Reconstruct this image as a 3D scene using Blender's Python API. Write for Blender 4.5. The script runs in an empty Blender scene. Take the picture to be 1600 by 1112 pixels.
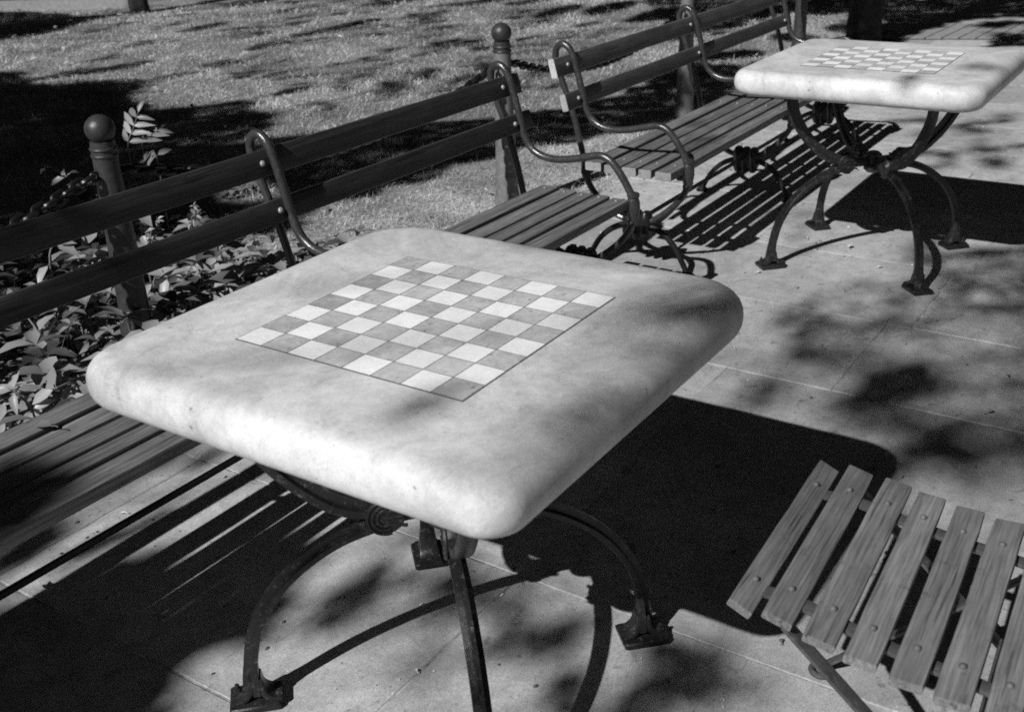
import bpy, bmesh, math, random
import numpy as np
from mathutils import Vector, Matrix, Quaternion
rnd = random.Random(7)
rng = np.random.default_rng(11)
S = bpy.context.scene
COL = S.collection
R = math.radians

# ------------------------------------------------------------------ camera
CAM = Vector((-1.331, -1.062, 1.444))
YAW, PITCH, ROLL, F = 0.976, 0.428, -0.037, 1.701
cy, sy = math.cos(YAW), math.sin(YAW)
f0, r0, u0 = Vector((sy, cy, 0)), Vector((cy, -sy, 0)), Vector((0, 0, 1))
cf = f0*math.cos(PITCH) - u0*math.sin(PITCH)
cu = f0*math.sin(PITCH) + u0*math.cos(PITCH)
cr = r0*math.cos(ROLL) + cu*math.sin(ROLL)
cu = cu*math.cos(ROLL) - r0*math.sin(ROLL)
cam = bpy.data.cameras.new('camera')
camo = bpy.data.objects.new('camera', cam); COL.objects.link(camo)
M = Matrix((cr, cu, -cf)).transposed().to_4x4(); M.translation = CAM
camo.matrix_world = M
cam.sensor_width = 36; cam.lens = F*1000*36/1600
cam.clip_start = 0.05; cam.clip_end = 400
cam.dof.use_dof = True; cam.dof.focus_distance = 2.5; cam.dof.aperture_fstop = 6.5
S.camera = camo
S.cycles.filter_width = 1.7
S.cycles.use_denoising = False   # the photograph is grainy film

# ------------------------------------------------------------------ light
SUN = Vector((-1.2, 0.15, 1.0)).normalized()
w = bpy.data.worlds.new('World'); S.world = w; w.use_nodes = True
nt = w.node_tree; bg = nt.nodes['Background']
sky = nt.nodes.new('ShaderNodeTexSky'); sky.sky_type = 'NISHITA'; sky.sun_disc = False
sky.sun_elevation = math.asin(SUN.z); sky.sun_rotation = math.atan2(SUN.x, SUN.y)
sky.air_density = .12; sky.dust_density = 0.0; sky.ozone_density = 1.0   # very clear dry air
bw = nt.nodes.new('ShaderNodeSeparateColor')   # black and white film behind a red filter: it sees the red of the sky only
nt.links.new(sky.outputs[0], bw.inputs[0]); nt.links.new(bw.outputs[0], bg.inputs[0])
bg.inputs[1].default_value = 0.05
sl = bpy.data.lights.new('sun', 'SUN'); sl.energy = 5.0; sl.angle = R(0.53); sl.color = (1, 1, 1)
so = bpy.data.objects.new('sun', sl); COL.objects.link(so)
so.rotation_euler = SUN.to_track_quat('Z', 'Y').to_euler(); so.location = (-6, 1, 8)
S.view_settings.view_transform = 'Standard'; S.view_settings.look = 'None'
S.view_settings.exposure = 0.07; S.view_settings.gamma = 1.0

# ------------------------------------------------------------------ helpers
def unproj(px, py, z=0.0):
    d = cf + cr*((px-800)/(F*1000)) - cu*((py-556)/(F*1000))
    return CAM + d*((z-CAM.z)/d.z)

def tag(o, label=None, cat=None, group=None, kind=None):
    if label: o['label'] = label
    if cat: o['category'] = cat
    if group: o['group'] = group
    if kind: o['kind'] = kind
    return o
def empty(name, loc=(0, 0, 0), rz=0.0):
    o = bpy.data.objects.new(name, None); COL.objects.link(o)
    o.location = loc; o.rotation_euler = (0, 0, rz); o.empty_display_size = 0.1
    return o
class MB:
    def __init__(s): s.v = []; s.f = []; s.m = []
    def add(s, vs, fs, mi=0, T=None):
        n = len(s.v)
        s.v += [tuple(T @ Vector(p)) if T is not None else tuple(p) for p in vs]
        s.f += [tuple(i+n for i in f) for f in fs]; s.m += [mi]*len(fs)
        return s
    def build(s, name, mats, parent=None, ang=35, smooth=True):
        me = bpy.data.meshes.new(name); me.from_pydata(s.v, [], s.f)
        for m in (mats if isinstance(mats, (list, tuple)) else [mats]): me.materials.append(m)
        if any(s.m): me.polygons.foreach_set('material_index', s.m)
        if smooth:
            me.polygons.foreach_set('use_smooth', [True]*len(s.f))
            me.set_sharp_from_angle(angle=R(ang))
        me.update()
        o = bpy.data.objects.new(name, me); COL.objects.link(o)
        if parent is not None: o.parent = parent
        return o
def copy_tree(o, parent=None):
    c = o.copy(); COL.objects.link(c); c.parent = parent
    for ch in list(o.children): copy_tree(ch, c)
    return c

def rr(a, b, r, k=2):
    """rounded rectangle section, half sizes a, b"""
    out = []
    for cx, cyy, s in ((a-r, b-r, 0), (-a+r, b-r, 90), (-a+r, -b+r, 180), (a-r, -b+r, 270)):
        for i in range(k+1):
            t = R(s+90*i/k); out.append((cx+r*math.cos(t), cyy+r*math.sin(t)))
    return out
def circ(r, n=10): return [(r*math.cos(2*math.pi*i/n), r*math.sin(2*math.pi*i/n)) for i in range(n)]
def spline(P, n=6):
    P = [Vector(p) for p in P]; out = []
    for i in range(len(P)-1):
        a = P[i-1] if i else P[0]*2-P[1]; b = P[i]; c = P[i+1]; d = P[i+2] if i+2 < len(P) else P[-1]*2-P[-2]
        for k in range(n):
            t = k/n
            out.append(0.5*((2*b)+(c-a)*t+(2*a-5*b+4*c-d)*t*t+(3*b-a-3*c+d)*t**3))
    out.append(P[-1]); return out
def sweep(mb, path, sec, N, scale=None, mi=0, caps=True):
    """sweep section (a along N, b along N x T) along path"""
    path = [Vector(p) for p in path]; N = Vector(N).normalized(); n = len(sec); vs = []; fs = []
    for i, p in enumerate(path):
        T = (path[min(i+1, len(path)-1)]-path[max(i-1, 0)]).normalized()
        B = N.cross(T).normalized(); A = T.cross(B).normalized(); k = scale[i] if scale else 1.0
        ka, kb = k if isinstance(k, tuple) else (k, k)
        vs += [p+A*(a*ka)+B*(b*kb) for a, b in sec]
    for i in range(len(path)-1):
        for j in range(n):
            q = (j+1) % n; fs.append((i*n+j, i*n+q, (i+1)*n+q, (i+1)*n+j))
    if caps: fs.append(tuple(range(n))[::-1]); fs.append(tuple((len(path)-1)*n+j for j in range(n)))
    return mb.add(vs, fs, mi)
def tube(mb, path, r, n=10, scale=None, mi=0):
    """round tube along any path, parallel transported frame"""
    path = [Vector(p) for p in path]; vs = []; fs = []
    T = (path[1]-path[0]).normalized(); A = T.orthogonal().normalized()
    for i, p in enumerate(path):
        T2 = (path[min(i+1, len(path)-1)]-path[max(i-1, 0)]).normalized()
        A = (A-T2*A.dot(T2)).normalized(); B = T2.cross(A); rad = r*(scale[i] if scale else 1)
        vs += [p+A*(rad*math.cos(2*math.pi*j/n))+B*(rad*math.sin(2*math.pi*j/n)) for j in range(n)]
    for i in range(len(path)-1):
        for j in range(n):
            q = (j+1) % n; fs.append((i*n+j, i*n+q, (i+1)*n+q, (i+1)*n+j))
    fs.append(tuple(range(n))[::-1]); fs.append(tuple((len(path)-1)*n+j for j in range(n)))
    return mb.add(vs, fs, mi)
def lathe(mb, prof, n=24, T=None, mi=0):
    vs = []; fs = []
    for r, z in prof: vs += [(r*math.cos(2*math.pi*j/n), r*math.sin(2*math.pi*j/n), z) for j in range(n)]
    for i in range(len(prof)-1):
        for j in range(n):
            q = (j+1) % n; fs.append((i*n+j, i*n+q, (i+1)*n+q, (i+1)*n+j))
    fs.append(tuple(range(n))[::-1]); fs.append(tuple((len(prof)-1)*n+j for j in range(n)))
    return mb.add(vs, fs, mi, T)
def box(mb, c, h, r=0.002, T=None, mi=0):
    """box, centre c, half sizes h, with chamfered vertical and top/bottom edges"""
    sec = rr(h[0], h[1], min(r, h[0]*.9, h[1]*.9), 1); n = len(sec); vs = []; fs = []
    zs = [(-h[2], -r), (-h[2]+r, 0), (h[2]-r, 0), (h[2], -r)]
    for z, ins in zs:
        kx = (h[0]+ins)/h[0]; ky = (h[1]+ins)/h[1]
        vs += [(c[0]+a*kx, c[1]+b*ky, c[2]+z) for a, b in sec]
    for i in range(3):
        for j in range(n):
            q = (j+1) % n; fs.append((i*n+j, i*n+q, (i+1)*n+q, (i+1)*n+j))
    fs.append(tuple(range(n))[::-1]); fs.append(tuple(3*n+j for j in range(n)))
    return mb.add(vs, fs, mi, T)
def torus(mb, R0, r, n=20, m=8, T=None, sx=1.0, a0=0, a1=2*math.pi, mi=0):
    full = abs(a1-a0-2*math.pi) < 1e-6; vs = []; fs = []; k = n if full else n+1
    for i in range(k):
        t = a0+(a1-a0)*i/n
        for j in range(m):
            u = 2*math.pi*j/m; rr_ = R0+r*math.cos(u)
            vs.append((rr_*math.cos(t)+sx*(1 if math.cos(t) > 0 else -1), rr_*math.sin(t), r*math.sin(u)) if sx != 1.0 else (rr_*math.cos(t), rr_*math.sin(t), r*math.sin(u)))
    for i in range(n):
        for j in range(m):
            q = (j+1) % m; i2 = (i+1) % k; fs.append((i*m+j, i2*m+j, i2*m+q, i*m+q))
    return mb.add(vs, fs, mi, T)

# ------------------------------------------------------------------ materials (the photograph is black and white: all greys)
def g(v): return (v, v, v, 1)
def nodes(name):
    m = bpy.data.materials.new(name); m.use_nodes = True; t = m.node_tree
    return m, t, t.nodes['Principled BSDF'], t.nodes.new, t.links.new
def ramp(t, src, stops):
    r = t.nodes.new('ShaderNodeValToRGB'); e = r.color_ramp.elements
    while len(e) < len(stops): e.new(0.5)
    for el, (p, v) in zip(e, stops): el.position = p; el.color = g(v)
    t.links.new(src, r.inputs[0]); return r.outputs[0]
def noise(t, scale, detail=4, rough=0.55, vec=None, dist=0.0):
    n = t.nodes.new('ShaderNodeTexNoise'); n.inputs['Scale'].default_value = scale
    n.inputs['Detail'].default_value = detail; n.inputs['Roughness'].default_value = rough
    n.inputs['Distortion'].default_value = dist
    if vec is not None: t.links.new(vec, n.inputs['Vector'])
    return n.outputs[0]
def mul(t, a, b, op='MULTIPLY'):
    m = t.nodes.new('ShaderNodeMath'); m.operation = op
    for i, s in enumerate((a, b)):
        if isinstance(s, (int, float)): m.inputs[i].default_value = s
        else: t.links.new(s, m.inputs[i])
    return m.outputs[0]
def coord(t, kind='Object', scale=None, rot=None):
    c = t.nodes.new('ShaderNodeTexCoord').outputs[kind]
    if scale is not None:
        mp = t.nodes.new('ShaderNodeMapping'); mp.inputs['Scale'].default_value = scale
        if rot: mp.inputs['Rotation'].default_value = rot
        t.links.new(c, mp.inputs[0]); c = mp.outputs[0]
    return c
def bump(t, P, h, s=0.3, d=0.002):
    b = t.nodes.new('ShaderNodeBump'); b.inputs['Strength'].default_value = s; b.inputs['Distance'].default_value = d
    t.links.new(h, b.inputs['Height']); t.links.new(b.outputs[0], P.inputs['Normal'])

def mat_marble(name, lo, hi, speck=0.0, worn=1.0):
    m, t, P, N, L = nodes(name)
    c = coord(t)
    a = ramp(t, noise(t, 4, 8, .72, c, 1.2), [(.36, lo), (.62, hi)])
    b = ramp(t, noise(t, 38, 8, .78, c, .6), [(.34, 1-.16*worn), (.58, 1.02)])
    e = ramp(t, noise(t, 520, 3, .7, c), [(.3, .80), (.72, 1.14)])
    v = mul(t, mul(t, a, b), e)
    # grey weathering streaks, thin veins and small dark pits
    st = ramp(t, noise(t, 7, 9, .8, coord(t, 'Object', (1, 1.9, 1), (0, 0, .5)), 1.5), [(.56, 1), (.66, 1-.22*worn)])
    vn = noise(t, 3.2, 7, .62, coord(t, 'Object', (1.5, 1, 1), (0, 0, .9)), 2.2)
    vd = mul(t, mul(t, vn, .5, 'SUBTRACT'), 0, 'ADD'); ab = t.nodes.new('ShaderNodeMath'); ab.operation = 'ABSOLUTE'; L(vd, ab.inputs[0])
    ve = ramp(t, ab.outputs[0], [(0, 1-.13*worn), (.012, 1)])
    pt = ramp(t, noise(t, 75, 2, .4, c), [(.745, 1), (.77, .55)])
    v = mul(t, mul(t, mul(t, v, st), ve), pt)
    if speck:
        s = ramp(t, noise(t, 85, 4, .6, c), [(.60, 1), (.70, 1-speck)])
        s2 = ramp(t, noise(t, 22, 5, .7, c, .5), [(.42, .84), (.6, 1.04)])
        v = mul(t, mul(t, v, s), s2)
    ir = t.nodes.new('ShaderNodeNewGeometry').outputs['Random Per Island']
    if speck: v = mul(t, v, ramp(t, ir, [(0, .74), (.2, .93), (1, 1.12)]))
    elif worn < .8: v = mul(t, v, ramp(t, ir, [(0, .9), (1, 1.05)]))
    L(v, P.inputs['Base Color']); P.inputs['Roughness'].default_value = .55
    P.inputs['Specular IOR Level'].default_value = .3
    bump(t, P, noise(t, 140, 7, .75, c), .3, .0012)
    return m
def mat_wood(name, v0, v1, rough=.45, spec=.4, axis=0, grainy=1.0):
    m, t, P, N, L = nodes(name)
    sc = [38, 38, 38]; sc[axis] = 1.3
    c = coord(t, 'Object', tuple(sc))
    a = ramp(t, noise(t, 1.6, 8, .68, c, .8), [(.3, v0), (.7, v1)])
    sc2 = [160, 160, 160]; sc2[axis] = 6
    b = ramp(t, noise(t, 1.5, 5, .7, coord(t, 'Object', tuple(sc2))), [(.3, 1-.38*grainy), (.66, 1.1)])
    d = ramp(t, noise(t, 7, 4, .6, coord(t)), [(.35, .8), (.65, 1.08)])
    ir = t.nodes.new('ShaderNodeObjectInfo').outputs['Random']
    v = mul(t, mul(t, mul(t, a, b), d), ramp(t, ir, [(0, .85), (1, 1.15)]))
    sc3 = [90, 90, 90]; sc3[axis] = 5     # fine checks and dirt in the grain
    ck = ramp(t, noise(t, 1.0, 3, .5, coord(t, 'Object', tuple(sc3)), .2), [(.30, 1-.55*grainy/1.5), (.37, 1)])
    kn = ramp(t, noise(t, 26, 4, .7, coord(t), .6), [(.62, 1), (.70, .7)])
    v = mul(t, mul(t, v, ck), kn)
    L(v, P.inputs['Base Color']); P.inputs['Roughness'].default_value = rough
    P.inputs['Specular IOR Level'].default_value = spec
    bump(t, P, mul(t, b, ck), .45, .0012)
    return m
def mat_iron(name, v, rough=.38, worn=.0, spec=.5):
    m, t, P, N, L = nodes(name)
    c = coord(t)
    a = ramp(t, noise(t, 30, 6, .7, c), [(.3, v*.7), (.7, v*1.5)])
    if worn:
        b = ramp(t, noise(t, 75, 8, .85, c), [(.55, 0), (.72, worn)])
        a = mul(t, a, b, 'ADD')
    L(a, P.inputs['Base Color'])
    r = ramp(t, noise(t, 45, 4, .6, c), [(.3, rough*.75), (.75, min(1, rough*1.5))])
    L(r, P.inputs['Roughness']); P.inputs['Specular IOR Level'].default_value = spec
    bump(t, P, noise(t, 85, 7, .75, c), .55, .0016)
    return m
def mat_stone():
    m, t, P, N, L = nodes('flagstone')
    c = coord(t)
    ir = t.nodes.new('ShaderNodeNewGeometry').outputs['Random Per Island']
    base = ramp(t, ir, [(0, .33), (1, .46)])
    a = ramp(t, noise(t, 2.1, 9, .7, c, .8), [(.32, .74), (.66, 1.12)])
    b = ramp(t, noise(t, 13, 9, .78, c, .4), [(.34, .74), (.6, 1.08)])
    e = ramp(t, noise(t, 300, 3, .75, c), [(.28, .62), (.72, 1.36)])
    f = ramp(t, noise(t, 110, 4, .7, c), [(.3, .86), (.7, 1.12)])
    s = ramp(t, noise(t, 15, 4, .6, coord(t, 'Object', (1, 1.5, 1)), .4), [(.62, 1), (.69, .62)])
    s2 = ramp(t, noise(t, 42, 3, .55, c, .3), [(.66, 1), (.72, .52)])
    s3 = ramp(t, noise(t, 70, 2, .4, c), [(.755, 1), (.775, 1.5)])
    v = mul(t, mul(t, mul(t, mul(t, mul(t, mul(t, mul(t, base, a), b), e), f), s), s2), s3)
    L(v, P.inputs['Base Color']); P.inputs['Roughness'].default_value = .85
    P.inputs['Specular IOR Level'].default_value = .2
    bump(t, P, noise(t, 120, 8, .78, c), .5, .002)
    return m
def mat_plain(name, stops, scale=20, rough=.8, bs=.3, spec=.3, coords='Object', bd=.003):
    m, t, P, N, L = nodes(name)
    c = coord(t, coords)
    a = ramp(t, noise(t, scale, 8, .7, c, .3), stops)
    L(a, P.inputs['Base Color']); P.inputs['Roughness'].default_value = rough
    P.inputs['Specular IOR Level'].default_value = spec
    bump(t, P, noise(t, scale*3, 6, .7, c), bs, bd)
    return m
def mat_leaf(name, lo, hi, trans=.25, rough=.45, patch=None):
    m, t, P, N, L = nodes(name)
    ir = t.nodes.new('ShaderNodeNewGeometry').outputs['Random Per Island']
    v = ramp(t, ir, [(0, lo), (1, hi)])
    if patch: v = mul(t, v, ramp(t, noise(t, patch[0]*6, 4, .6, coord(t)), [(.36, .62), (.6, 1.15)])); v = mul(t, v, ramp(t, noise(t, patch[0], 6, .65, coord(t)), [(.34, patch[1]), (.66, patch[2])]))
    L(v, P.inputs['Base Color']); P.inputs['Roughness'].default_value = rough
    P.inputs['Specular IOR Level'].default_value = .3
    tr = N('ShaderNodeBsdfTranslucent'); L(v, tr.inputs[0])
    mx = N('ShaderNodeMixShader'); mx.inputs[0].default_value = trans
    L(P.outputs[0], mx.inputs[1]); L(tr.outputs[0], mx.inputs[2])
    L(mx.outputs[0], t.nodes['Material Output'].inputs[0])
    return m

MARBLE = mat_marble('white_marble', .47, .69)
SQ_LIGHT = mat_marble('inlay_light_marble', .78, .90, worn=.5)
SQ_DARK = mat_marble('inlay_grey_marble', .45, .57, speck=.42)
JOINT = mat_plain('inlay_joint', [(.3, .07), (.7, .14)], 60)
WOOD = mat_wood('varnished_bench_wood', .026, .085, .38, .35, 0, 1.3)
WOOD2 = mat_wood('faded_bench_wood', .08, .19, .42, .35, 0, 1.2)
SWOOD = mat_wood('worn_seat_wood', .10, .27, .5, .3, 0, 1.7)
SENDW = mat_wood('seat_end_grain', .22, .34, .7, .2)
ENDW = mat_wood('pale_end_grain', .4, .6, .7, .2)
CWOOD = mat_wood('weathered_chair_wood', .15, .26, .75, .2, 0, 1.5)
IRON = mat_iron('black_painted_iron', .009, .3, .02, .45)
IRON_T = mat_iron('worn_table_iron', .014, .32, .18, .4)
STEEL = mat_iron('armrest_pipe_paint', .03, .24, .08, .6)
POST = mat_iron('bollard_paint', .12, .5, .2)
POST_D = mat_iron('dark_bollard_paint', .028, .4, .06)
SBOLT = mat_iron('seat_bolt', .16, .4, .15, .5)
BOLT = mat_iron('bolt_steel', .25, .3, .2, .7)
CIRON = mat_iron('grey_chair_iron', .055, .4, .12, .4)
CBOLT = mat_iron('dull_chair_bolt', .09, .5, .12, .4)
STONE = mat_stone()
MORTAR = mat_plain('mortar', [(.38, .10), (.6, .5)], 9)
SOIL = mat_plain('soil', [(.3, .015), (.7, .05)], 9, bs=.8, bd=.01)
def mat_turf():
    m, t, P, N, L = nodes('turf')
    c = coord(t)
    a = ramp(t, noise(t, 45, 8, .7, c, .3), [(.32, .07), (.68, .34)])
    b = ramp(t, noise(t, 1.3, 5, .6, c), [(.35, .6), (.65, 1.15)])
    v = mul(t, a, b)
    sx = N('ShaderNodeSeparateXYZ'); L(c, sx.inputs[0])     # paler along the edge of the paving
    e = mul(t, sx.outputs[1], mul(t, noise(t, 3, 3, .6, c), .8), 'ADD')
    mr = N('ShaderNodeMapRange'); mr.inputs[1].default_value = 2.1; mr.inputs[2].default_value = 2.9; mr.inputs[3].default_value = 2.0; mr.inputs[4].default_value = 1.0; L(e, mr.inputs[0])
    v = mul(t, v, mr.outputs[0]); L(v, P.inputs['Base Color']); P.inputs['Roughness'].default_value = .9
    bump(t, P, noise(t, 130, 6, .7, c), .6, .01)
    return m
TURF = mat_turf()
GRASS = mat_leaf('grass_blade', .38, .86, .3, .5, (1.3, .5, 1.15))
PLANT = mat_leaf('plant_leaf', .16, .38, .25, .38)
COVER = mat_leaf('ground_cover_leaf', .04, .42, .25, .4)
CANOPY = mat_leaf('tree_leaf', .05, .10, .15)
DRY = mat_leaf('dry_leaf', .30, .62, .2, .6)
PALE = mat_leaf('bleached_leaf', .72, .85, .15, .7)
DRYD = mat_leaf('brown_leaf', .10, .16, .1, .6)
STEM = mat_plain('stem', [(.3, .12), (.7, .22)], 30)
BARK = mat_plain('bark', [(.3, .012), (.7, .045)], 14, bs=1.0, bd=.02)
KERB = mat_plain('kerb_granite', [(.3, .18), (.7, .32)], 25)

# ------------------------------------------------------------------ setting: ground sheets
def plane(name, x0, x1, y0, y1, z, mat, n=1):
    mb = MB(); vs = []; fs = []
    for j in range(n+1):
        for i in range(n+1): vs.append((x0+(x1-x0)*i/n, y0+(y1-y0)*j/n, z))
    for j in range(n):
        for i in range(n): a = j*(n+1)+i; fs.append((a, a+1, a+n+2, a+n+1))
    mb.add(vs, fs); return mb.build(name, mat, smooth=False)
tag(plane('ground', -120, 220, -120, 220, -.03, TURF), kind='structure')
EDGE = 1.36
def build_pavement():
    mb = MB(); rr_ = random.Random(3)
    xs = [-5.16, -4.54, -3.93, -3.33, -2.72, -2.11, -1.5, -.9, -.297, .32, .93, 1.54, 2.112]
    while xs[-1] < 14: xs.append(xs[-1]+rr_.choice((.6, .61, .62)))
    known = {-.297: .055, .32: .06, .93: .083, 1.54: -.24}
    for a, b in zip(xs, xs[1:]):
        y = known.get(a, rr_.uniform(-.4, .3)); ys = [y]
        while ys[-1] < EDGE-.25: ys.append(ys[-1]+rr_.uniform(.78, 1.1))
        ys[-1] = EDGE
        lo = [y]
        while lo[-1] > -6: lo.append(lo[-1]-rr_.uniform(.75, 1.1))
        ys = lo[::-1][:-1]+ys
        for c, d in zip(ys, ys[1:]):
            gx = .0017; z = rr_.uniform(-.0008, .0008); j = [rr_.uniform(-.0012, .0012) for _ in range(4)]
            X0, X1, Y0, Y1 = a+gx+j[0], b-gx+j[1], c+gx+j[2], d-gx+j[3]; e = .0025
            vs = [(X0, Y0, -.02), (X1, Y0, -.02), (X1, Y1, -.02), (X0, Y1, -.02),
                  (X0, Y0, z-e), (X1, Y0, z-e), (X1, Y1, z-e), (X0, Y1, z-e),
                  (X0+e, Y0+e, z), (X1-e, Y0+e, z), (X1-e, Y1-e, z), (X0+e, Y1-e, z)]
            fs = [(0, 1, 5, 4), (1, 2, 6, 5), (2, 3, 7, 6), (3, 0, 4, 7), (4, 5, 9, 8), (5, 6, 10, 9), (6, 7, 11, 10), (7, 4, 8, 11), (8, 9, 10, 11)]
            mb.add(vs, fs)
    return mb.build('pavement', STONE, smooth=False)
tag(build_pavement(), kind='structure')
tag(plane('pavement_bed', -5.2, 14.2, -6, EDGE, -.0022, MORTAR), kind='structure')
def lawn_z(x, y):
    return .012*np.sin(x*1.1+.4)*np.cos(y*.9)+.01*np.sin(x*2.7+y*1.9)+np.clip((y-EDGE)*.02, 0, .05)-.004
def build_lawn():
    n = 120; mb = MB(); vs = []; fs = []
    X = np.linspace(-4, 26, n+1); Y = EDGE+(np.linspace(0, 1, n+1)**1.6)*20
    for y in Y:
        for x in X: vs.append((x, y, float(lawn_z(x, y))))
    for j in range(n):
        for i in range(n): a = j*(n+1)+i; fs.append((a, a+1, a+n+2, a+n+1))
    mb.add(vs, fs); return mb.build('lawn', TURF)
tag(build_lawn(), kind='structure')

# ------------------------------------------------------------------ chess tables
H = .7455
def slab(parent, rcs, a=.423, th=.086):
    mb = MB(); hz = th/2; prof = []; K = 12
    for i in range(K+1):
        t = math.pi*i/K
        prof.append((.044*(1-abs(math.sin(t))**.8), hz*math.copysign(abs(math.cos(t))**.9, math.cos(t))))
    rings = []
    for ins, z in prof:
        h = a-ins; pts = []
        for (cx, cyy, s), rc in zip(((1, 1, 0), (-1, 1, 90), (-1, -1, 180), (1, -1, 270)), rcs):
            r = max(rc-ins*.55, .02)
            for k in range(11):
                t = R(s+9*k); pts.append((cx*(h-r)+r*math.cos(t), cyy*(h-r)+r*math.sin(t), H-hz+z))
        rings.append(pts)
    n = len(rings[0]); vs = []; fs = []
    # inner ring on top so that the flat top shades flat
    top = [(x*.86, y*.86, z) for x, y, z in rings[0]]; bot = [(x*.86, y*.86, z) for x, y, z in rings[-1]]
    allr = [top]+rings+[bot]
    for r_ in allr: vs += r_
    for i in range(len(allr)-1):
        for j in range(n):
            q = (j+1) % n; fs.append((i*n+j, (i+1)*n+j, (i+1)*n+q, i*n+q))
    fs.append(tuple(range(n))); fs.append(tuple((len(allr)-1)*n+j for j in range(n))[::-1])
    mb.add(vs, fs); return mb.build('tabletop', MARBLE, parent, ang=60)
def chessboard(parent):
    b = .2275; s = 2*b/8; mb = MB(); e = b+.0016; z = H+.0006
    mb.add([(-e, -e, z), (e, -e, z), (e, e, z), (-e, e, z)], [(0, 1, 2, 3)], 0)
    for i in range(8):
        for j in range(8):
            q = .0008; x0 = -b+i*s+q; y0 = -b+j*s+q; x1 = x0+s-2*q; y1 = y0+s-2*q; z = H+.0012
            mb.add([(x0, y0, z), (x1, y0, z), (x1, y1, z), (x0, y1, z)], [(0, 1, 2, 3)], 2 if (i+j) % 2 == 0 else 1)
    return mb.build('chessboard', [JOINT, SQ_LIGHT, SQ_DARK], parent, smooth=False)
LOW = [(.381, .028), (.378, .09), (.362, .16), (.335, .215), (.295, .265), (.245, .305), (.19, .335), (.135, .352), (.095, .362)]
UPP = [(.095, .392), (.145, .388), (.195, .405), (.245, .445), (.29, .495), (.325, .55), (.345, .60), (.352, .664)]
TSEC = [(.015, .006), (.015, -.004), (.005, -.006), (.004, -.019), (-.004, -.019), (-.005, -.006), (-.015, -.004), (-.015, .006), (-.011, .0075), (.011, .0075)]
def table_leg(parent, ang):
    a = R(ang); dr = Vector((math.cos(a), math.sin(a), 0)); nn = Vector((-math.sin(a), math.cos(a), 0)); Z = Vector((0, 0, 1))
    P = lambda r, z: dr*r+Z*z
    mb = MB()
    lo = spline([P(*q) for q in LOW], 5); k = len(lo)
    sc = [(1.0+.5*max(0, 1-i/5), 1.0+.35*max(0, 1-i/5)) for i in range(k)]
    sweep(mb, lo, [(x, -y) for x, y in TSEC][::-1], nn, sc)
    up = spline([P(*q) for q in UPP], 5)
    sweep(mb, up, TSEC, nn, [(1, 1.45)]*len(up))
    o = mb.build('leg', IRON_T, parent)
    # foot: plate, claw flare, bolt
    T = Matrix(((dr.x, nn.x, 0, 0), (dr.y, nn.y, 0, 0), (0, 0, 1, 0), (0, 0, 0, 1))) @ Matrix.Translation((.381, 0, 0))
    fb = MB()
    box(fb, (.004, 0, .008), (.047, .036, .0075), .003, T)
    for s in (-1, 1):   # scroll lips flowing from the leg into the plate
        sweep(fb, [T @ Vector(q) for q in spline([(s*.046, 0, .014), (s*.028, 0, .018), (s*.012, 0, .034), (s*.006, 0, .062)], 4)], rr(.027, .006, .003), nn,
              [(1-.35*i/12, 1) for i in range(13)])
    fo = fb.build('foot_plate', IRON_T, o)
    bb = MB(); Tb = T @ Matrix.Translation((.036, -.012, .012))
    lathe(bb, [(.012, 0), (.012, .004), (.0085, .0045), (.0085, .014), (.0075, .016), (.0045, .017), (.0045, .024), (.003, .026)], 6, Tb)
    bb.build('bolt', IRON_T, fo)
    # medallion where the two arcs meet
    rb = MB(); Tm = Matrix.Translation(P(.108, .376)) @ Matrix(((dr.x, 0, nn.x, 0), (dr.y, 0, nn.y, 0), (0, 1, 0, 0), (0, 0, 0, 1)))
    lathe(rb, [(.0335, -.016), (.0355, -.013), (.0355, .013), (.0335, .016)], 24, Tm)
    for s in (-1, 1):
        Ts = Tm @ Matrix.Translation((0, 0, s*.0165))
        for q in (.034, .025, .016):
            torus(rb, q, .0034, 18, 6, Ts, a0=R(-105), a1=R(105))
        for (yy, x0, x1) in ((.011, .0, -.036), (.0, .004, -.030), (-.012, .0, -.038)):
            tube(rb, [Ts @ Vector((x0, yy, 0)), Ts @ Vector((x1, yy*1.7, 0))], .0034, 6)
    rb.build('medallion', IRON_T, o)
    lk = MB()
    sweep(lk, [P(.095, .377), P(.05, .376), P(.0, .376)], rr(.011, .019, .004), nn, [(1, 1), (.9, .8), (1, .9)])
    lk.build('link', IRON_T, o)
    pd = MB(); Tp = T @ Matrix.Translation((-.029, 0, .657)); box(pd, (0, 0, 0), (.035, .03, .005), .002, Tp); pd.build('fixing_plate', IRON_T, o)
    return o
def chess_table(label, loc, rz, rcs):
    root = empty('chess_table', loc, rz)
    tag(root, label, 'chess table', 'stone chess tables')
    slab(root, rcs); chessboard(root)
    for k in range(4): table_leg(root, 45+90*k)
    hb = MB(); lathe(hb, [(.02, .335), (.032, .345), (.032, .362), (.024, .368), (.024, .386), (.03, .392), (.03, .402), (.018, .412)], 20)
    hb.build('hub', IRON_T, root)
    return root
chess_table('large white marble chess table in the foreground, its inlaid board sharp and fully in view', (0, 0, 0), 0, (.12, .085, .06, .11))
chess_table('farther marble chess table at upper right, standing in front of the distant bench', (2.726, .027, 0), .0055, (.08, .09, .08, .09))

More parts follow.
